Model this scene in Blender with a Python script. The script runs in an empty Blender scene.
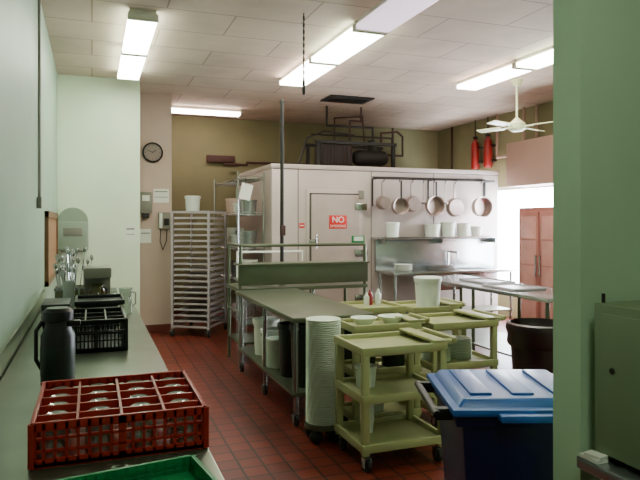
import bpy, bmesh, math, random
from mathutils import Vector, Matrix
random.seed(4)
PI=math.pi
def lin(c):
    return tuple(((v/255)/12.92 if v/255<=0.04045 else ((v/255+0.055)/1.055)**2.4) for v in c)+(1,)
MATS={}
def mat(name,col,rough=.5,metal=0,var=.10,scale=6,bump=0,emit=0,trans=0,bscale=60,ecol=None):
    if name in MATS: return MATS[name]
    m=bpy.data.materials.new(name); m.use_nodes=True
    nt=m.node_tree; b=nt.nodes['Principled BSDF']
    c=lin(col)
    tc=nt.nodes.new('ShaderNodeTexCoord')
    if var>0:
        n=nt.nodes.new('ShaderNodeTexNoise'); n.inputs['Scale'].default_value=scale; n.inputs['Detail'].default_value=4
        nt.links.new(tc.outputs['Object'],n.inputs['Vector'])
        r=nt.nodes.new('ShaderNodeValToRGB')
        r.color_ramp.elements[0].position=.3; r.color_ramp.elements[1].position=.7
        r.color_ramp.elements[0].color=tuple(v*(1-var) for v in c[:3])+(1,)
        r.color_ramp.elements[1].color=tuple(min(1,v*(1+var)) for v in c[:3])+(1,)
        nt.links.new(n.outputs['Fac'],r.inputs['Fac']); nt.links.new(r.outputs['Color'],b.inputs['Base Color'])
    else: b.inputs['Base Color'].default_value=c
    b.inputs['Roughness'].default_value=rough; b.inputs['Metallic'].default_value=metal
    if trans: b.inputs['Transmission Weight'].default_value=trans
    if emit:
        b.inputs['Emission Color'].default_value=lin(ecol or col); b.inputs['Emission Strength'].default_value=emit
    if bump:
        n2=nt.nodes.new('ShaderNodeTexNoise'); n2.inputs['Scale'].default_value=bscale
        nt.links.new(tc.outputs['Object'],n2.inputs['Vector'])
        bp=nt.nodes.new('ShaderNodeBump'); bp.inputs['Strength'].default_value=bump; bp.inputs['Distance'].default_value=.004
        nt.links.new(n2.outputs['Fac'],bp.inputs['Height']); nt.links.new(bp.outputs['Normal'],b.inputs['Normal'])
    MATS[name]=m; return m
def tilemat(name,c1,c2,mortar,bw,rh,ms,rough,off=0.0,bump=.3,spec=None):
    m=bpy.data.materials.new(name); m.use_nodes=True
    nt=m.node_tree; b=nt.nodes['Principled BSDF']
    tc=nt.nodes.new('ShaderNodeTexCoord'); br=nt.nodes.new('ShaderNodeTexBrick')
    br.offset=off; br.inputs['Scale'].default_value=1
    br.inputs['Brick Width'].default_value=bw; br.inputs['Row Height'].default_value=rh
    br.inputs['Mortar Size'].default_value=ms; br.inputs['Mortar Smooth'].default_value=.2
    br.inputs['Color1'].default_value=lin(c1); br.inputs['Color2'].default_value=lin(c2); br.inputs['Mortar'].default_value=lin(mortar)
    nt.links.new(tc.outputs['Object'],br.inputs['Vector'])
    n=nt.nodes.new('ShaderNodeTexNoise'); n.inputs['Scale'].default_value=1.3; n.inputs['Detail'].default_value=5
    nt.links.new(tc.outputs['Object'],n.inputs['Vector'])
    mr=nt.nodes.new('ShaderNodeMapRange'); mr.inputs[1].default_value=.3; mr.inputs[2].default_value=.7; mr.inputs[3].default_value=.8; mr.inputs[4].default_value=1.15
    nt.links.new(n.outputs['Fac'],mr.inputs[0])
    mx=nt.nodes.new('ShaderNodeVectorMath'); mx.operation='SCALE'
    nt.links.new(br.outputs['Color'],mx.inputs[0]); nt.links.new(mr.outputs[0],mx.inputs['Scale'])
    nt.links.new(mx.outputs[0],b.inputs['Base Color'])
    b.inputs['Roughness'].default_value=rough
    if spec is not None: b.inputs['Specular IOR Level'].default_value=spec
    bp=nt.nodes.new('ShaderNodeBump'); bp.inputs['Strength'].default_value=bump; bp.inputs['Distance'].default_value=.003; bp.invert=True
    nt.links.new(br.outputs['Fac'],bp.inputs['Height']); nt.links.new(bp.outputs['Normal'],b.inputs['Normal'])
    return m

class M:
    def __init__(s,name,loc=(0,0,0),rz=0):
        s.name=name; s.bm=bmesh.new(); s.mats=[]; s.loc=loc; s.rz=rz; s.T=Matrix.Identity(4)
    def mi(s,m):
        if m not in s.mats: s.mats.append(m)
        return s.mats.index(m)
    def _fin(s,vs,fs,m):
        i=s.mi(m)
        for f in fs: f.material_index=i; f.smooth=True
        for v in vs: v.co=s.T@v.co
    def box(s,a,b,m,bev=0,rot=None):
        c=[(a[i]+b[i])/2 for i in range(3)]; d=[abs(b[i]-a[i]) for i in range(3)]
        return s.boxc(c,d,m,bev,rot)
    def boxc(s,c,d,m,bev=0,rot=None,top=None):
        r=bmesh.ops.create_cube(s.bm,size=1); vs=r['verts']
        for v in vs:
            k=top if (top and v.co.z>0) else (1,1)
            v.co=Vector((v.co.x*d[0]*k[0],v.co.y*d[1]*k[1],v.co.z*d[2]))
        fs=set(f for v in vs for f in v.link_faces)
        if bev>0:
            es=list(set(e for v in vs for e in v.link_edges))
            rr=bmesh.ops.bevel(s.bm,geom=es,offset=bev,segments=2,affect='EDGES',profile=.6)
            vs=list(set(rr['verts'])); fs=set(rr['faces'])
            fs|=set(f for v in vs for f in v.link_faces)
            vs=list(set(v for f in fs for v in f.verts))
        mt=Matrix.Translation(c)@(rot.to_4x4() if rot else Matrix.Identity(4))
        for v in vs: v.co=mt@v.co
        s._fin(vs,fs,m); return s
    def cyl(s,p0,p1,r,m,r2=None,seg=16):
        p0=Vector(p0);p1=Vector(p1);d=p1-p0;L=d.length
        if L<1e-6: return s
        q=d.to_track_quat('Z','Y').to_matrix().to_4x4()
        rr=bmesh.ops.create_cone(s.bm,cap_ends=True,segments=seg,radius1=r,radius2=r if r2 is None else r2,depth=L)
        vs=rr['verts']; mt=Matrix.Translation((p0+p1)/2)@q
        for v in vs: v.co=mt@v.co
        s._fin(vs,set(f for v in vs for f in v.link_faces),m); return s
    def pipe(s,pts,r,m,seg=8):
        for a,b in zip(pts[:-1],pts[1:]): s.cyl(a,b,r,m,seg=seg)
        for p in pts[1:-1]: s.ball(p,r*1.02,m)
        return s
    def ball(s,p,r,m,sc=(1,1,1),u=10,v=6):
        rr=bmesh.ops.create_uvsphere(s.bm,u_segments=u,v_segments=v,radius=r); vs=rr['verts']
        for w in vs: w.co=Vector((w.co.x*sc[0]+p[0],w.co.y*sc[1]+p[1],w.co.z*sc[2]+p[2]))
        s._fin(vs,set(f for w in vs for f in w.link_faces),m); return s
    def lathe(s,c,prof,m,seg=24,rot=None):
        rings=[]
        mt=Matrix.Translation(c)@(rot.to_4x4() if rot else Matrix.Identity(4))
        for r,z in prof:
            if r<1e-5: rings.append([s.bm.verts.new(mt@Vector((0,0,z)))])
            else: rings.append([s.bm.verts.new(mt@Vector((r*math.cos(2*PI*i/seg),r*math.sin(2*PI*i/seg),z))) for i in range(seg)])
        fs=[]
        for a,b in zip(rings[:-1],rings[1:]):
            for i in range(seg):
                j=(i+1)%seg
                if len(a)==1 and len(b)==1: continue
                if len(a)==1: fs.append(s.bm.faces.new((a[0],b[i],b[j])))
                elif len(b)==1: fs.append(s.bm.faces.new((a[i],a[j],b[0])))
                else: fs.append(s.bm.faces.new((a[i],a[j],b[j],b[i])))
        s._fin([v for r in rings for v in r],fs,m); return s
    def done(s,parent=None):
        bmesh.ops.recalc_face_normals(s.bm,faces=s.bm.faces)
        me=bpy.data.meshes.new(s.name); s.bm.to_mesh(me); s.bm.free()
        for m in s.mats: me.materials.append(m)
        me.set_sharp_from_angle(angle=math.radians(38))
        o=bpy.data.objects.new(s.name,me); bpy.context.scene.collection.objects.link(o)
        o.location=s.loc; o.rotation_euler=(0,0,s.rz)
        if parent: o.parent=parent
        return o
RX=lambda a: Matrix.Rotation(a,3,'X')
RY=lambda a: Matrix.Rotation(a,3,'Y')
RZ=lambda a: Matrix.Rotation(a,3,'Z')

# ---------- materials
mint=mat('mint_paint',(140,160,140),.45,var=.05,scale=2,bump=.15)
white_w=mat('pale_green_paint',(212,226,198),.5,var=.04,scale=2,bump=.1)
pinkw=mat('warm_beige_paint',(188,164,150),.6,var=.06,scale=2)
tan=mat('olive_tan_paint',(122,116,82),.7,var=.12,scale=1.5)
soffm=mat('pink_plaster',(158,126,112),.6,var=.05,scale=2)
floorm=tilemat('quarry_tile',(122,46,30),(100,38,26),(40,23,16),.152,.152,.009,.34)
ceilm=tilemat('ceiling_board',(196,176,158),(190,169,152),(150,127,110),1.22,.61,.008,.8,off=.5,bump=.2)
basem=mat('quarry_base',(96,38,28),.5)
cooler=mat('cooler_panel',(184,170,164),.38,metal=.15,var=.06,scale=2,bump=.1,bscale=30)
coolseam=mat('panel_seam',(96,80,76),.6)
steel=mat('stainless',(172,176,176),.26,metal=.9,var=.08,scale=3)
csteel=mat('counter_steel',(118,128,108),.3,metal=.8,var=.12,scale=4)
steeld=mat('dull_steel',(96,102,82),.36,metal=.65,var=.12,scale=3)
chrome=mat('chrome',(190,190,190),.2,metal=1,var=0)
alum=mat('aluminium_pan',(186,178,184),.4,metal=.5,var=.06)
black=mat('black_plastic',(10,11,12),.4,var=.1)
rubber=mat('rubber',(22,20,20),.7,var=.1)
dark=mat('dark_iron',(24,17,15),.6,var=.3,scale=12)
rust=mat('rusty_pipe',(66,34,28),.7,var=.3,scale=14)
cartm=mat('olive_cart_plastic',(156,156,108),.42,var=.06,scale=5)
blueL=mat('blue_lid_plastic',(36,92,172),.35,var=.05)
blueB=mat('navy_body_plastic',(8,18,60),.4,var=.08)
redc=mat('red_crate_plastic',(158,30,12),.4,var=.08)
greenc=mat('green_crate_plastic',(24,128,72),.4,var=.06)
whitep=mat('white_plastic',(215,220,210),.4,var=.04)
pgreen=mat('pale_green_melamine',(222,232,214),.35,var=.05)
dgreen=mat('dark_green_plastic',(12,32,24),.4,var=.1)
paper=mat('paper',(220,222,212),.8,var=.03)
wood=mat('wood_trim',(110,74,44),.5,var=.2,scale=10)
red=mat('red_paint',(130,14,12),.35,var=.05)
signr=mat('sign_red',(205,30,24),.5,var=0)
glass=mat('clear_glass',(225,232,226),.08,var=0,trans=.75)
baseshine=mat('glass_base_shine',(205,205,192),.15,var=0,metal=.3)
maroon=mat('maroon_liner',(30,9,13),.35,var=.3,scale=9,bump=.6,bscale=14)
pinkf=mat('reddish_cabinet',(160,98,88),.4,var=.08)
pinkg=mat('cabinet_glass',(190,136,128),.15,var=.1)
cabg=mat('green_grey_enamel',(116,132,98),.45,var=.05,scale=3)
greym=mat('grey_box',(122,120,108),.5)
lampon=mat('lens_lit',(250,252,240),.5,var=0,emit=30,ecol=(240,255,230))
lamponp=mat('lens_lit_warm',(255,245,240),.5,var=0,emit=28,ecol=(255,240,228))
lampfill=mat('lens_fill_unseen',(250,252,240),.5,var=0,emit=22,ecol=(240,255,230))
lampdim=mat('lens_dim',(225,210,215),.4,var=0,emit=1.6,ecol=(240,215,235))
fixm=mat('fixture_white',(215,212,200),.5,var=0)

# ---------- room
H=3.45
def wall(name,a,b,m):
    return M(name).box(a,b,m).done()
wall('floor',(-.6,-2.1,-.1),(6.8,11.2,0),floorm)
wall('ceiling',(-.6,-2.1,H),(6.8,11.2,H+.1),ceilm)
wall('wall_left',(-.505,-2,0),(-.405,8.41,H),mint)
wall('wall_alcove',(-.505,8.41,0),(.589,9.22,H),white_w)
wall('wall_pillar',(-.505,9.22,0),(1.09,11.1,H),pinkw)
wall('wall_back',(1.09,11.0,0),(6.7,11.1,H),tan)
w=M('wall_right')
WY0,WY1,WZ0,WZ1=5.6,9.5,.45,2.2
w.box((6.6,-2,0),(6.7,WY0,H),tan).box((6.6,WY1,0),(6.7,11.0,H),tan)
w.box((6.6,WY0,0),(6.7,WY1,WZ0),tan).box((6.6,WY0,WZ1),(6.7,WY1,H),tan); w.done()
wall('wall_front',(-.505,-2.1,0),(6.7,-2,H),mint)
wall('wall_partition',(1.554,1.667,0),(6.6,1.80,H),mat('mint_jamb',(178,206,172),.45,var=.04,scale=2,bump=.1))
wall('wall_soffit',(6.2,4.6,2.16),(6.6,8.25,2.85),soffm)
M('baseboard_pillar').box((.6,9.2,0),(1.11,9.22,.12),basem).box((1.09,9.2,0),(1.11,10.99,.12),basem).done()
M('baseboard_alcove').box((-.40,8.395,0),(.589,8.41,.12),basem).done()
M('baseboard_back').box((1.12,10.98,0),(6.58,11.0,.12),basem).done()
w=M('window_1')
for y in (WY0+.03,WY1-.03,(WY0+WY1)/2,6.55): w.box((6.62,y-.03,WZ0),(6.68,y+.03,WZ1),fixm)
for z in (WZ0+.03,WZ1-.03): w.box((6.62,WY0+.06,z-.03),(6.68,WY1-.06,z+.03),fixm)
w.done()
# conduit on left wall, wooden board
c=M('wall_conduit'); c.pipe([(-.385,5.3,H-.01),(-.385,5.3,1.78)],.012,greym); c.boxc((-.385,5.3,1.75),(.035,.07,.09),greym,.005); c.done()
c=M('bulletin_board'); c.box((-.404,6.2,1.01),(-.385,7.8,1.66),mat('cork',(140,104,70),.8,var=.2,scale=20))
for a,b in (((6.15,1.01),(7.85,1.06)),((6.15,1.64),(7.85,1.70)),((6.15,1.01),(6.22,1.70)),((7.78,1.01),(7.85,1.70))):
    c.box((-.404,a[0],a[1]),(-.37,b[0],b[1]),wood)
c.done()

# ---------- light fixtures
def fixture(x,y,L,m,along='Y',wd=.33,name='ceiling_light'):
    f=M(name,(x,y,H),0 if along=='Y' else PI/2)
    f.boxc((0,0,-.03),(wd*.9,L-.02,.058),fixm,.004)
    f.boxc((0,0,-.07),(wd,L-.05,.05),m,.015)
    for s in (-1,1): f.boxc((0,s*(L/2-.02),-.065),(wd+.01,.025,.07),fixm,.006)
    f.done()
fixture(2.42,7.05,1.2,lamponp); fixture(2.42,5.83,1.2,lampon); fixture(2.42,4.61,1.2,lampdim); fixture(2.42,3.39,1.2,lampon)
fixture(.42,7.4,1.2,lampon,wd=.25); fixture(.42,6.18,1.2,lampon,wd=.25)
fixture(4.66,6.47,1.2,lamponp,wd=.3); fixture(4.66,5.25,1.2,lampon,wd=.3)
fixture(1.72,10.1,1.2,lamponp,'X',wd=.2)
fixture(.9,.2,1.2,lampfill)  # unseen fixture behind the camera, added to brighten the near partition

# ---------- walk-in cooler
CX0,CX1,CY0,CY1,CH=2.343,6.08,8.3,10.4,2.4
c=M('walk_in_cooler'); c.box((CX0,CY0,0),(CX1,CY1,CH),cooler,.01)
for x in (2.72,3.85,4.9): c.box((x,CY0-.002,0),(x+.012,CY0+.01,CH-.01),coolseam)
c.box((CX0-.012,CY0-.012,CH-.05),(CX1+.01,CY1,CH+.012),cooler,.004)
c.box((CX0+.01,CY0-.004,CH-.062),(CX1,CY0,CH-.05),coolseam)
dk=mat('door_skin',(168,152,144),.4,metal=.2,var=.05)
c.box((2.84,CY0-.03,.02),(3.70,CY0,2.06),cooler,.008)
c.box((2.885,CY0-.034,.04),(3.645,CY0-.03,2.01),dark)
c.box((2.90,CY0-.075,.06),(3.63,CY0-.034,1.99),dk,.012)
for z in (.5,1.15,1.82): c.box((3.56,CY0-.10,z-.05),(3.75,CY0-.03,z+.05),chrome,.012)
c.box((2.86,CY0-.12,1.3),(2.99,CY0-.075,1.36),chrome,.01); c.cyl((2.95,CY0-.13,1.23),(2.95,CY0-.13,1.43),.014,chrome)
c.boxc((3.68,CY0-.03,2.0),(.08,.05,.12),greym,.01)
c.done()
def sign(name,loc,wd,ht,mm,lines,ts,tm):
    s=M(name,loc); s.boxc((0,0,0),(wd,.006,ht),mm,.001); o=s.done()
    for i,(t,z,sz) in enumerate(lines):
        cu=bpy.data.curves.new('t','FONT'); cu.body=t; cu.size=sz; cu.align_x='CENTER'; cu.align_y='CENTER'; cu.extrude=.001
        to=bpy.data.objects.new('tmp',cu); bpy.context.scene.collection.objects.link(to)
        bpy.context.view_layer.update()
        me=bpy.data.meshes.new_from_object(to.evaluated_get(bpy.context.evaluated_depsgraph_get()))
        bpy.data.objects.remove(to)
        ob=bpy.data.objects.new('lettering_%d'%(i+1),me); me.materials.clear(); me.materials.append(tm)
        bpy.context.scene.collection.objects.link(ob); ob.parent=o; ob.rotation_euler=(PI/2,0,0); ob.location=(0,-.005,z)
    return o
sign('no_smoking_sign',(3.30,CY0-.079,1.6),.27,.19,signr,[('NO',.03,.12),('SMOKING',-.06,.055)],.1,paper)
M('warning_sticker',(2.78,CY0-.004,1.55)).boxc((0,0,0),(.08,.004,.07),signr).boxc((0,-.003,.0),(.06,.003,.015),paper).done()

# compressor on top
c=M('refrigeration_compressor',(3.95,9.3,CH+.012))
for x in (-.65,.65):
    for y in (-.25,.25): c.boxc((x,y,.22),(.05,.05,.44),dark)
for y in (-.25,.25):
    c.boxc((0,y,.03),(1.4,.05,.05),dark); c.boxc((0,y,.44),(1.4,.05,.05),dark)
c.boxc((-.3,0,.25),(.5,.42,.34),dark,.02)
for i in range(9): c.boxc((-.52+i*.055,-.215,.25),(.012,.012,.3),rust)
c.cyl((.15,0,.24),(.55,0,.24),.13,dark); c.ball((.15,0,.24),.13,dark); c.ball((.55,0,.24),.13,dark)
c.cyl((.35,-.05,.35),(.35,-.05,.52),.06,dark)
c.pipe([(.35,-.1,.5),(.35,-.1,.72),(-.45,-.1,.72),(-.45,-.1,1.03)],.018,dark)
c.pipe([(-.1,-.2,.3),(-.1,-.2,.8),(.1,-.2,.8),(.1,-.2,1.03)],.016,rust)
c.pipe([(.6,0,.3),(.95,0,.3),(.95,0,.62),(.85,0,.7),(.55,0,.66),(.55,0,.5)],.018,rust)
c.pipe([(-.65,.1,.6),(.8,.1,.6),(.8,.1,.2)],.014,dark)
c.pipe([(-.95,-.15,.05),(-.8,-.15,.5),(-.5,-.15,.62),(.0,-.15,.58)],.014,dark)
c.pipe([(-.2,.2,.4),(-.2,.2,.9),(.3,.2,.95),(.35,.2,.4)],.014,rust)
c.pipe([(-1.4,-.2,.06),(-.6,-.2,.06)],.02,rust)
c.done()
c=M('ceiling_stain',(3.6,8.6,H)); c.boxc((0,0,-.012),(.7,.45,.022),dark,.004); c.boxc((0,0,-.025),(.5,.3,.01),black); c.done()  # black stain on the ceiling, built as thin dark slabs; no real hatch
c=M('overhead_pipe_run'); c.pipe([(2.2,10.85,2.62),(2.6,10.85,2.62),(2.6,10.85,2.66),(5.5,10.85,2.66),(5.5,10.85,H-.02)],.022,rust); c.done()
c=M('wall_service_panel',(2.15,10.99,2.72)); c.boxc((0,-.04,0),(.5,.08,.12),rust,.01); c.done()
c=M('side_pipe_run')
c.pipe([(6.5,8.9,H-.01),(6.5,8.9,2.7),(6.5,8.4,2.7)],.022,soffm); c.pipe([(6.5,8.2,H-.01),(6.5,8.2,2.86)],.022,soffm)
c.pipe([(6.5,7.9,H-.01),(6.5,7.9,2.86)],.018,soffm); c.pipe([(6.55,10.4,H-.01),(6.55,10.4,1.8)],.02,rust); c.done()
for i,y in enumerate((9.5,9.12)):
    c=M('fire_suppression_tank',(6.47,y,2.55))
    c.lathe((0,0,0),[(0,0),(.06,0),(.075,.03),(.075,.42),(.06,.48),(.03,.5),(.03,.54),(0,.54)],red)
    c.boxc((0,0,.56),(.08,.05,.05),dark,.01); c.pipe([(0,0,.58),(0,0,.88)],.01,dark)
    for z in (.12,.38): c.boxc((.06,0,z),(.12,.17,.03),dark)
    c.done()
# pot rack on cooler front
bar=2.23; by=CY0-.22
c=M('hanging_pot_rack')
PX=(3.95,4.2,4.42,4.78,5.15,5.6)
c.pipe([(3.85,by,bar),(5.85,by,bar)],.014,dark)
for x in (3.87,4.8,5.82): c.pipe([(x,by,bar),(x,CY0-.02,bar),(x,CY0-.02,bar-.4)],.012,dark)
c.pipe([(3.87,CY0-.02,bar+.03),(5.82,CY0-.02,bar+.03)],.012,dark)
for x in PX+(4.6,4.97): c.pipe([(x,by,bar+.02),(x,by-.03,bar-.01),(x,by,bar-.05)],.006,dark)
c.done()
potm=mat('worn_aluminium',(168,150,144),.32,metal=.75,var=.15,scale=10)
for i,(x,r,dp,dz) in enumerate(((PX[0],.10,.12,0),(PX[1],.12,.12,-.03),(PX[2],.115,.1,0),(PX[3],.14,.12,0),(PX[4],.14,.07,-.02),(PX[5],.15,.13,0))):
    c=M('hanging_saucepan',(x,by-.01,bar-.05))
    zc=-.2-r+dz
    c.lathe((0,dp/2 if i%2 else -dp/2,zc),[(0,0),(r*.88,0),(r*.97,.02),(r,dp),(r*1.05,dp),(r*1.05,dp+.008),(r*.95,dp),(r*.9,.022),(r*.5,.012),(0,.012)],potm,rot=RX(PI/2) if i%2 else RX(-PI/2))
    c.boxc((0,-dp/2 if i%2 else dp/2,-.1+dz/2),(.026,.012,.24-dz),dark if i%2 else potm,.004)
    c.done()
for x in (4.6,4.97):
    c=M('hanging_ladle',(x,by,bar-.05)); c.boxc((0,0,-.13),(.014,.006,.26),potm,.002); c.lathe((0,-.02,-.29),[(0,-.03),(.03,-.022),(.042,0),(.04,0),(.028,-.018),(0,-.025)],potm,seg=14); c.done()
# sink unit & shelf
c=M('stainless_sink_unit')
c.box((3.9,7.65,.86),(5.95,8.27,.90),steel,.006)
c.box((3.9,8.24,.90),(5.95,8.28,1.34),steel,.005)
for x in (3.95,4.9,5.88):
    for y in (7.72,8.2): c.cyl((x,y,0),(x,y,.86),.02,steel)
for x0 in (4.55,5.15): c.box((x0,7.72,.62),(x0+.5,8.15,.859),steel,.02); c.box((x0+.03,7.76,.895),(x0+.47,8.12,.902),dark)
c.pipe([(5.1,8.2,.9),(5.1,8.2,1.15),(5.1,7.95,1.15),(5.1,7.95,1.08)],.014,chrome)
c.box((3.95,7.7,.28),(5.9,8.2,.3),steeld)
c.box((3.85,8.0,1.36),(5.95,8.28,1.38),steel)
for x in (3.95,4.9,5.85): c.box((x,8.05,1.28),(x+.02,8.28,1.36),steel)
c.done()
for x,r,h in ((4.12,.10,.19),(4.78,.12,.17),(5.06,.11,.2),(5.33,.1,.18),(5.56,.09,.13)):
    M('food_container',(x,8.13,1.381)).lathe((0,0,0),[(0,0),(r*.85,0),(r,h),(r*1.06,h),(r*1.06,h+.012),(r*.9,h+.025),(0,h+.025)],whitep).done()
c=M('dish_stack',(4.2,7.95,.901)); 
for i in range(6): c.lathe((0,0,i*.014),[(0,0),(.08,0),(.13,.018),(.13,.022),(.08,.006),(0,.006)],whitep)
c.done()
c=M('stacked_sheet_pans',(4.75,7.95,.903)); 
for i in range(4): c.boxc((0,0,.01+i*.018),(.4,.3,.012),steel,.003)
c.done()
# ceiling fan
c=M('ceiling_fan',(5.2,6.7,0))
fanm=mat('fan_cream',(205,215,170),.4,var=.03)
c.lathe((0,0,H-.07),[(0,.07),(.08,.07),(.05,0),(.015,0)],fanm)
c.cyl((0,0,2.9),(0,0,H-.05),.014,fanm)
c.lathe((0,0,2.78),[(0,0),(.07,0),(.11,.03),(.11,.1),(.06,.14),(.02,.18),(0,.18)],fanm)
for k in range(4):
    a=k*PI/2+.35; R=RZ(a)
    c.boxc(R@Vector((.16,0,2.84)),(.16,.03,.008),fanm,0,R)
    c.boxc(R@Vector((.40,0,2.845)),(.38,.12,.01),fanm,.003,R@RX(.2))
c.done()
# chain and pole
c=M('hanging_chain',(1.76,5.2,0))
z=H
i=0
while z>2.75:
    c.boxc((0,0,z-.017),(.018 if i%2 else .006,.006 if i%2 else .018,.036),dark,.002); z-=.03; i+=1
c.cyl((0,0,2.74),(0,0,2.85),.014,dark)
c.done()

# ---------- tables
def caster(c,x,y,r=.05):
    c.cyl((x-.013,y,r),(x+.013,y,r),r,rubber); c.boxc((x,y,r*1.6),(.05,.05,.03),steel); c.cyl((x,y,r*1.5),(x,y,r*2+.03),.012,steel)
    c.boxc((x-.02,y,r*1.2),(.005,.04,.06),steel); c.boxc((x+.02,y,r*1.2),(.005,.04,.06),steel)
c=M('prep_table')
c.box((1.45,4.55,.82),(2.15,6.6,.86),steeld,.008)
for x in (1.5,2.1):
    for y in (4.62,5.55,6.5):
        c.cyl((x,y,.1),(x,y,.82),.02,steel); caster(c,x,y)
c.box((1.47,4.6,.24),(2.13,6.55,.265),steeld)
c.done()
c=M('work_table_with_overshelf')
for x in (1.53,3.02):
    for y in (6.68,7.28): c.cyl((x,y,0),(x,y,1.34 if y<7 else .85),.02,steeld)
c.box((1.5,6.66,.83),(3.05,7.32,.87),steeld,.006)
c.box((1.5,6.655,.90),(3.05,6.675,1.13),steeld,.004); c.box((1.5,6.6,1.12),(3.05,6.9,1.14),steeld,.004)
c.pipe([(1.53,6.68,1.34),(3.02,6.68,1.34)],.018,steeld)
c.pipe([(1.53,6.68,1.34),(1.53,7.28,1.34),(1.53,7.28,.86)],.016,steeld); c.pipe([(1.53,6.68,.6),(1.53,7.28,.6)],.012,steeld)
c.box((1.52,6.7,.25),(3.03,7.3,.27),steeld)
c.done()
c=M('utility_pole',(2.09,6.97,.871)); c.cyl((0,0,0),(0,0,2.15),.022,dark); c.boxc((0,0,2.14),(.05,.05,.04),dark,.008); c.boxc((0,-.03,.63),(.06,.05,.12),rust,.006); c.lathe((0,0,0),[(0,0),(.06,0),(.05,.02),(0,.02)],dark); c.done()
c=M('rear_steel_table'); c.box((1.75,7.55,.84),(2.75,8.1,.87),steel,.006)
for x in (1.8,2.7):
    for y in (7.6,8.05): c.cyl((x,y,0),(x,y,.84),.018,steel)
c.box((1.78,7.58,.3),(2.72,8.07,.32),steel)
c.pipe([(1.8,8.05,.87),(1.8,8.05,1.2),(2.7,8.05,1.2),(2.7,8.05,.87)],.014,whitep)
c.pipe([(1.8,8.05,1.04),(2.7,8.05,1.04)],.01,whitep)
c.done()
for i,(x,y) in enumerate(((1.95,7.8),(2.25,7.82),(2.55,7.8))):
    c=M('steam_table_pan',(x,y,.871)); c.boxc((0,0,.06),(.22,.34,.12),steel,.02,top=(1.08,1.06)); c.boxc((0,0,.125),(.26,.38,.01),chrome,.004); c.done()
c=M('green_clipboard',(2.93,6.67,1.359)); c.boxc((0,0,.04),(.16,.02,.08),greenc,.004); c.boxc((0,-.012,.045),(.12,.004,.05),paper); c.done()
# right table in depth
c=M('long_steel_table'); c.box((4.0,4.7,.84),(4.75,7.3,.88),steel,.006)
for x in (4.06,4.69):
    for y in (4.78,6.0,7.22): c.cyl((x,y,0),(x,y,.84),.02,steeld)
c.box((4.02,4.75,.22),(4.73,7.25,.24),steeld)
c.done()
for x,y,z in ((4.3,5.6,.88),(4.45,6.3,.88)):
    c=M('sheet_pan',(x,y,z)); c.boxc((0,0,.006),(.4,.55,.01),alum,.003)
    for s in (-1,1): c.boxc((s*.2,0,.015),(.01,.56,.022),alum); c.boxc((0,s*.28,.015),(.4,.01,.022),alum)
    c.done()

# ---------- utility carts
def cart(x0,y0,wd,dp,h,handle=True,rz=0):
    c=M('utility_cart',(x0+wd/2,y0+dp/2,0),rz)
    X,Y=wd/2,dp/2
    for s in (-1,1):
        for t in (-1,1):
            c.boxc((s*(X-.03),t*(Y-.03),h*.5+.05),(.05,.05,h-.12),cartm,.014)
            caster(c,s*(X-.05),t*(Y-.05),.05)
    for z in (.16,(h+.14)/2,h-.025):
        c.boxc((0,0,z-.012),(wd-.03,dp-.03,.018),cartm,.005)
        c.boxc((0,0,z-.035),(wd-.12,dp-.12,.02),cartm,.005)
        for s in (-1,1):
            c.boxc((s*(X-.012),0,z),(.026,dp,.055),cartm,.01); c.boxc((0,s*(Y-.012),z),(wd,.026,.055),cartm,.01)
    if handle:
        for t in (-1,1): c.boxc((X+.03,t*(Y-.06),h-.005),(.1,.035,.035),cartm,.01)
        c.boxc((X+.075,0,h+.005),(.035,dp-.06,.04),cartm,.014)
        c.boxc((X-.06,0,h+.012),(.1,dp,.02),cartm,.008)
    return c.done()
cart(1.6,3.57,.62,.5,.80)
cart(1.79,4.15,.56,.36,.84)
cart(2.45,4.15,.6,.5,.82)
cart(2.24,5.05,.46,.5,.83,False)
cart(2.8,5.1,.5,.5,.80)
# stack of plates
c=M('plate_stack',(1.6,4.28,0))
c.lathe((0,0,.0),[(0,.1),(.14,.1),(.14,.13),(0,.13)],steeld)
for s in range(4): c.ball((.1*math.cos(s*PI/2+.7),.1*math.sin(s*PI/2+.7),.05),.05,rubber)
for i in range(50): c.lathe((0,0,.13+i*.0152),[(0,0),(.1,0),(.126,.007),(.13,.012),(.127,.015),(.09,.008),(0,.006)],pgreen,seg=28)
c.done()
def plates(name,x,y,z,r,n,m=None):
    c=M(name,(x,y,z))
    for i in range(n): c.lathe((0,0,i*.012),[(0,0),(r*.7,0),(r*.97,.007),(r,.012),(r*.95,.013),(r*.65,.006),(0,.005)],m or pgreen,seg=22)
    c.done()
plates('dinner_plate_stack',1.99,4.33,.165+.0,.12,14)
plates('dinner_plate_stack',2.62,4.35,.165,.12,12); plates('dinner_plate_stack',2.62,4.4,.477,.12,10); plates('dinner_plate_stack',2.86,4.42,.477,.1,14)
plates('dinner_plate_stack',1.62,5.5,.266,.12,22); plates('dinner_plate_stack',1.92,5.45,.266,.12,16)
def tub(name,x,y,z,r,h,m,lid=None):
    c=M(name,(x,y,z)); c.lathe((0,0,0),[(0,0),(r*.86,0),(r*.97,h*.9),(r*1.04,h*.9),(r*1.04,h),(r*.95,h),(r*.82,.02),(0,.02)],m)
    if lid: c.lathe((0,0,h),[(0,.0),(r*1.07,0),(r*1.07,.012),(r*.9,.02),(0,.02)],lid)
    c.pipe([(r*1.02*math.cos(a),r*1.02*math.sin(a)*.3-r*.6*abs(math.sin(a)),h*.85-.05*math.sin(a)*h*3) for a in [i*PI/8 for i in range(9)]],.003,steel,seg=5)
    return c.done()
tub('white_bucket',3.08,5.32,.777,.13,.27,whitep,whitep)
tub('white_bucket',1.66,6.1,.266,.13,.34,whitep,whitep)
tub('white_bucket',1.64,5.8,.266,.11,.3,whitep)
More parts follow.
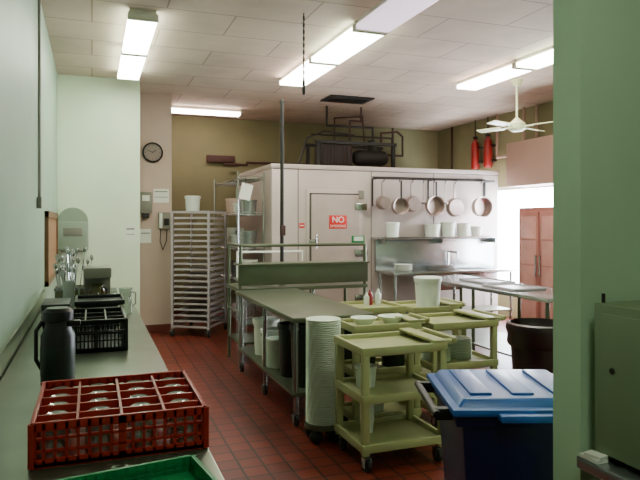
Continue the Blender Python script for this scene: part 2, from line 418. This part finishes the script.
tub('dark_dish_tub',1.66,4.82,.266,.14,.5,dgreen); tub('dark_dish_tub',1.98,4.82,.266,.14,.48,dgreen); tub('dark_dish_tub',1.66,5.17,.266,.14,.45,dgreen)
tub('dark_dish_tub',1.95,4.33,.487,.1,.24,dgreen)
tub('dark_dish_tub',2.2,4.33,.487,.1,.24,dgreen)
for x,y in ((1.95,4.33),(2.18,4.33)):
    c=M('serving_bowl',(x,y,.813)); c.lathe((0,0,0),[(0,0),(.05,0),(.1,.055),(.103,.06),(.093,.055),(.04,.008),(0,.008)],pgreen); c.done()
for i,(x,y,m,h) in enumerate(((2.52,5.45,red,.15),(2.58,5.40,whitep,.16),(2.62,5.47,red,.14),(2.46,5.4,whitep,.13))):
    c=M('condiment_bottle',(x,y,.802)); c.lathe((0,0,0),[(0,0),(.026,0),(.027,h*.65),(.014,h*.78),(.012,h*.8),(.012,h*.85),(.004,h),(0,h)],m,seg=14); c.done()
c=M('plastic_cup_stack',(1.78,3.9,.157)); 
for i in range(8): c.lathe((0,0,i*.02),[(0,.0),(.04,0),(.05,.09),(.047,.09),(.038,.006),(0,.006)],whitep,seg=16)
c.done()
tub('food_storage_tub',1.78,3.92,.467,.075,.14,whitep)

# blue wheelie bin
c=M('blue_recycling_bin',(1.70,2.25,0),-math.radians(20))
c.boxc((0,0,.43),(.42,.42,.76),blueB,.02,top=(1.25,1.25))
c.boxc((0,0,.82),(.58,.56,.05),blueB,.015)
for x in (-.12,0,.12): c.boxc((x,-.245,.45),(.02,.03,.6),blueB,.005,RX(-.065))
c.boxc((0,0,.858),(.61,.6,.03),blueL,.012)
c.boxc((0,0,.885),(.56,.54,.035),blueL,.012,top=(.9,.9))
for x in (-.17,0,.17): c.boxc((x,0,.905),(.09,.40,.015),blueL,.006)
c.boxc((0,-.31,.845),(.26,.05,.03),blueL,.01)
for y in (-.2,.2): c.boxc((-.32,y,.83),(.08,.04,.05),black,.01)
c.cyl((-.355,-.24,.835),(-.355,.24,.835),.016,black)
c.cyl((-.2,-.25,.1),(-.2,-.2,.1),.1,rubber); c.cyl((-.2,.2,.1),(-.2,.25,.1),.1,rubber); c.cyl((-.2,-.2,.1),(-.2,.2,.1),.015,steel)
c.boxc((.15,0,.03),(.08,.35,.06),blueB,.01)
c.done()
# dark trash can
c=M('trash_can_with_liner',(3.56,4.3,0))
c.lathe((0,0,0),[(0,0),(.19,0),(.24,.68),(.255,.68),(.26,.72),(.24,.73),(.225,.7),(.2,.4),(0,.4)],maroon)
c.lathe((0,0,.55),[(.245,0),(.262,.03),(.256,.1),(.272,.15),(.262,.19),(.235,.2),(.225,.12)],maroon,seg=17); c.done()
# reddish glass-door cabinet
c=M('upright_cabinet',(5.7,6.4,0))
c.box((0,0,.1),(.55,.9,1.8),pinkf,.01)
for y in (.03,.46):
    c.box((-.025,y,.15),(0,y+.41,1.74),pinkf,.008); c.box((-.03,y+.05,.22),(-.02,y+.36,1.68),pinkg,.004)
    for z in (.6,1.0,1.35): c.box((-.034,y+.05,z),(-.028,y+.36,z+.02),pinkf)
for y in (.41,.49): c.cyl((-.05,y,.85),(-.05,y,1.15),.01,chrome); c.cyl((-.05,y,.87),(-.02,y,.87),.008,chrome); c.cyl((-.05,y,1.13),(-.02,y,1.13),.008,chrome)
for x in (.06,.49):
    for y in (.06,.84): c.cyl((x,y,0),(x,y,.1),.025,steel)
c.done()

# ---------- left counter
c=M('left_counter')
c.box((-.38,.9,.86),(.34,6.0,.90),csteel,.006)
for y in (1.0,2.6,4.2,5.9):
    for x in (-.33,.28): c.cyl((x,y,0),(x,y,.86),.02,steel)
c.box((-.37,.95,.25),(.30,5.95,.27),csteel)
c.done()
M('trim_backsplash').box((-.404,.9,.86),(-.388,6.0,1.0),csteel).done()
def rack(name,loc,rz,W,D,Hh,m,cols,rows,glasses):
    c=M(name,loc,rz); t=.012
    c.boxc((0,0,.006),(W,D,.01),m)
    nh=4
    for s in (-1,1):
        for k in range(nh):
            z=.01+(Hh-.02)*k/(nh-1)
            hh=.026 if k in (0,nh-1) else .009
            c.boxc((0,s*(D/2-t/2),z+.0),(W,t,hh),m,.002); c.boxc((s*(W/2-t/2),0,z),(t,D,hh),m,.002)
        n=16
        for k in range(n+1):
            u=-.5+k/n; ww=.022 if k in (0,8,16) else .008
            c.boxc((u*(W-t),s*(D/2-t/2),Hh/2),(ww,t,Hh),m); c.boxc((s*(W/2-t/2),u*(D-t),Hh/2),(t,ww,Hh),m)
    for k in range(1,cols): c.boxc((-W/2+W*k/cols,0,Hh-.022),(.008,D-.02,.035),m)
    for k in range(1,rows): c.boxc((0,-D/2+D*k/rows,Hh-.022),(W-.02,.008,.035),m)
    o=c.done()
    if glasses:
        g=M('rack_glasses',(0,0,0))
        for i in range(cols):
            for j in range(rows):
                x=-W/2+W*(i+.5)/cols; y=-D/2+D*(j+.5)/rows
                g.lathe((x,y,.013),[(.042,0),(.040,.05),(.036,Hh-.038),(.035,Hh-.032),(.028,Hh-.028),(.014,Hh-.032),(0,Hh-.033)],glass,seg=18)
                g.lathe((x,y,.013),[(.0,Hh-.036),(.029,Hh-.036),(.029,Hh-.04),(0,Hh-.04)],baseshine if (i*3+j)%4 else greym,seg=14)  # pale discs stand in for white reflections on the upturned bases
        g.done(parent=o)
    return o
rack('red_glass_rack',(.085,2.17,.903),0,.5,.5,.125,redc,4,5,True)
rack('green_dish_rack',(.091,1.50,.903),math.radians(9),.42,.42,.05,greenc,1,1,False)
rack('black_crate',(.02,3.78,.903),0,.32,.5,.17,black,3,3,False)
c=M('black_serving_tray',(.05,4.52,.902)); c.boxc((0,0,.15),(.3,.36,.015),black,.005); c.boxc((0,0,.075),(.24,.3,.14),black,.01)
for s in (-1,1): c.boxc((s*.15,0,.165),(.014,.38,.03),black,.004); c.boxc((0,s*.185,.165),(.31,.014,.03),black,.004)
c.done()
c=M('airpot_thermos',(-.135,2.85,.902))
c.lathe((0,0,0),[(0,0),(.066,0),(.068,.02),(.068,.22),(.05,.26),(.05,.28),(.062,.285),(.062,.32),(.045,.335),(0,.335)],black)
c.lathe((0,0,.05),[(.0685,0),(.0695,.005),(.0695,.12),(.0685,.125)],dgreen)
c.boxc((.06,-.02,.27),(.06,.03,.025),black,.006); c.pipe([(-.06,0,.28),(-.085,0,.24),(-.085,0,.12),(-.065,0,.08)],.008,black)
c.done()
# coffee maker
c=M('coffee_maker',(.04,4.98,.902))
amber=mat('amber_glass',(92,78,34),.12,var=.1,trans=.35)
c.boxc((0,0,.02),(.2,.22,.04),black,.01); c.boxc((0,.085,.17),(.19,.06,.3),greym,.01); c.boxc((0,0,.32),(.2,.22,.08),greym,.015)
c.lathe((0,-.02,.042),[(0,0),(.07,0),(.078,.05),(.07,.12),(.045,.17),(.048,.19),(0,.19)],amber,seg=22)
c.pipe([(.04,-.04,.21),(.06,-.11,.2),(.06,-.12,.1),(.04,-.08,.07)],.008,black); c.done()
c=M('utensil_caddy',(-.14,5.35,.902))
c.boxc((0,0,.08),(.26,.26,.16),mat('smoky_plastic',(110,112,76),.2,trans=.3,var=.1),.01)
for s in (-1,1): c.boxc((s*.13,0,.17),(.012,.27,.02),steel); c.boxc((0,s*.13,.17),(.26,.012,.02),steel)
for i in range(34):
    x=random.uniform(-.1,.1); y=random.uniform(-.1,.1); dx=random.uniform(-.05,.05); dy=random.uniform(-.03,.03); h=random.uniform(.26,.46)
    c.cyl((x,y,.1),(x+dx,y+dy,h),.004,chrome,seg=6); c.ball((x+dx,y+dy,h+.02),.014,chrome,(1,.4,1.8),8,5)
c.done()
for i in range(3):
    M('drinking_glass',(.16,5.3+i*.12,.902)).lathe((0,0,0),[(0,0),(.03,0),(.036,.14),(.033,.14),(.028,.01),(0,.01)],glass,seg=16).done()
for x,y,h in ((-.16,4.98,.26),(.24,4.90,.2)):
    M('glass_pitcher',(x,y,.902)).lathe((0,0,0),[(0,0),(.045,0),(.05,.02),(.042,h*.7),(.05,h),(.046,h),(.038,h*.7),(.044,.025),(0,.015)],glass,seg=18).pipe([(.045,0,h*.85),(.07,0,h*.8),(.07,0,h*.4),(.045,0,h*.3)],.006,glass).done()
c=M('stacked_bus_tub',(-.22,4.5,.902))
for i in range(3): c.boxc((0,0,.05+i*.035),(.15,.34,.1),black,.012,top=(1.15,1.08))
c.done()
# towel dispenser on alcove wall
c=M('paper_towel_dispenser',(-.22,8.41,1.5))
dg=mat('dispenser_grey',(138,150,134),.35,var=.03)
c.boxc((0,-.11,-.07),(.36,.21,.36),dg,.03)
c.cyl((0,-.205,.10),(0,-.005,.10),.178,dg,seg=32); c.boxc((0,-.218,-.02),(.22,.012,.1),greym,.005); c.boxc((0,-.14,-.26),(.28,.12,.03),greym,.01); c.boxc((0,-.13,-.31),(.2,.004,.08),paper)
c.done()
M('wall_notice',(.47,8.405,1.46)).boxc((0,0,0),(.14,.004,.2),paper).boxc((0,-.003,.05),(.10,.002,.02),greym).boxc((0,-.003,-.02),(.10,.002,.01),greym).done()
# pillar items
c=M('wall_clock',(.82,9.22,2.6))
c.lathe((0,0,0),[(0,0),(.14,0),(.145,.03),(.125,.045),(.122,.03),(0,.03)],black,seg=32,rot=RX(PI/2))
c.lathe((0,-.031,0),[(0,0),(.12,0),(.12,.002),(0,.002)],mat('clock_face',(128,112,102),.4,var=0),seg=32,rot=RX(PI/2))
for k in range(12): 
    R=RY(k*PI/6); c.boxc(R@Vector((0,-.036,.1)),(.006,.002,.02),black,0,R)
c.boxc(RY(.9)@Vector((0,-.037,.025)),(.01,.002,.06),black,0,RY(.9)); c.boxc(RY(-1.2)@Vector((0,-.038,.04)),(.007,.002,.09),black,0,RY(-1.2)); c.ball((0,-.038,0),.008,black)
c.done()
c=M('soap_dispenser',(.72,9.22,1.88)); c.boxc((0,-.05,0),(.17,.1,.3),greym,.015); c.boxc((0,-.06,-.19),(.1,.08,.07),dark,.01); c.boxc((0,-.102,.06),(.1,.004,.08),paper); c.done()
c=M('wall_telephone',(.98,9.22,1.62)); c.boxc((0,-.03,0),(.16,.06,.24),greym,.012); c.boxc((-.05,-.075,0),(.045,.04,.22),whitep,.015); c.boxc((.03,-.062,-.02),(.07,.004,.1),dark)
c.pipe([(-.05,-.07,-.11),(-.06,-.06,-.3),(-.02,-.05,-.42),(.03,-.04,-.3),(.04,-.03,-.12)],.006,dark,seg=6); c.done()
M('posted_schedule',(.94,9.215,1.98)).boxc((0,0,0),(.22,.004,.2),paper).boxc((0,-.003,.06),(.18,.002,.015),greym).boxc((0,-.003,-.02),(.18,.002,.01),greym).done()
M('posted_notice',(.72,9.215,1.4)).boxc((0,0,0),(.16,.004,.2),paper).boxc((0,-.003,.04),(.12,.002,.015),greym).done()

# speed rack
c=M('bakery_speed_rack',(1.46,9.0,0),math.radians(-32))
W,D=.54,.66
for x in (-W/2,W/2):
    for y in (-D/2,D/2): c.boxc((x,y,.93),(.028,.028,1.64),alum); caster(c,x,y,.05)
for z in (.14,1.74):
    for s in (-1,1): c.boxc((s*W/2,0,z),(.028,D,.028),alum); c.boxc((0,s*D/2,z),(W,.028,.028),alum)
for k in range(19):
    z=.2+k*.08
    for s in (-1,1): c.boxc((s*(W/2-.015),0,z),(.035,D,.006),alum)
    c.boxc((0,-.005,z+.008),(W-.05,D-.03,.006),alum); c.boxc((0,-D/2+.005,z+.018),(W-.05,.008,.026),alum); c.boxc((W/2-.03,0,z+.018),(.008,D-.03,.026),alum)
c.done()
tub('white_bucket',1.36,9.0,1.754,.11,.2,whitep,whitep)
# wire shelving
c=M('wire_shelving')
X0,X1,Y0,Y1=1.9,2.27,8.45,10.2
for x in (X0,X1):
    for y in (Y0,Y1): c.cyl((x,y,0),(x,y,2.3),.014,chrome,seg=8)
for z in (.25,.75,1.2,1.7,2.2):
    for x in (X0,X1): c.cyl((x,Y0,z),(x,Y1,z),.007,chrome,seg=6); c.cyl((x,Y0,z+.035),(x,Y1,z+.035),.005,chrome,seg=6)
    for y in (Y0,Y1): c.cyl((X0,y,z),(X1,y,z),.007,chrome,seg=6); c.cyl((X0,y,z+.035),(X1,y,z+.035),.005,chrome,seg=6)
    for k in range(1,24):
        y=Y0+(Y1-Y0)*k/24; c.cyl((X0,y,z+.005),(X1,y,z+.005),.004,chrome,seg=5)
c.done()
for (x,y,z,r,h,m) in ((2.08,8.62,1.712,.13,.2,steel),(2.08,8.95,1.712,.14,.16,whitep),(2.07,8.65,1.212,.15,.26,steel),(2.07,9.05,1.212,.14,.2,whitep),(2.08,8.68,.762,.15,.3,whitep),(2.08,9.1,.762,.15,.26,steel),(2.08,8.7,.262,.15,.34,steel),(2.08,9.5,1.212,.14,.3,whitep),(2.08,9.5,1.712,.14,.25,pinkw)):
    tub('stock_pot',x,y,z,r,h,m)
c=M('hanging_shelf_tag',(2.0,8.40,2.02)); c.boxc((0,0,0),(.16,.006,.22),paper,0,RY(.25)); c.pipe([(0,0,.1),(0,.02,.2)],.004,dark,seg=5); c.done()

# ---------- near right counter with appliance
c=M('right_counter'); c.box((1.52,.8,.78),(2.4,1.65,.82),steel,.006)
for x in (1.6,2.3):
    for y in (.88,1.58): c.cyl((x,y,0),(x,y,.78),.02,steel)
c.done()
c=M('countertop_appliance',(1.567,1.05,.822)); c.box((0,0,.02),(.6,.57,.51),cabg,.006); c.box((-.004,.03,.05),(.002,.54,.48),cabg,.003)
for x in (.05,.55):
    for y in (.05,.52): c.cyl((x,y,0),(x,y,.03),.02,rubber)
c.cyl((-.006,.49,.30),(0,.49,.30),.01,dark); c.pipe([(.03,.56,.51),(.03,.56,.54)],.006,dark); c.done()
M('folded_papers',(1.545,1.60,.82)).boxc((0,0,.006),(.045,.08,.01),paper).boxc((0,-.01,.018),(.04,.06,.01),paper,0,RZ(.2)).done()

# ---------- world + camera
wd=bpy.data.worlds.new('World'); bpy.context.scene.world=wd; wd.use_nodes=True
bg=wd.node_tree.nodes['Background']; bg.inputs['Color'].default_value=(.84,.92,1,1); bg.inputs['Strength'].default_value=42
cam=bpy.data.cameras.new('camera'); co=bpy.data.objects.new('camera',cam); bpy.context.scene.collection.objects.link(co)
co.location=(0,0,1.6); co.rotation_euler=(PI/2,0,-math.radians(20.2)); cam.lens=34.875; cam.sensor_width=36; cam.shift_y=-18/640; cam.clip_start=.05
bpy.context.scene.camera=co
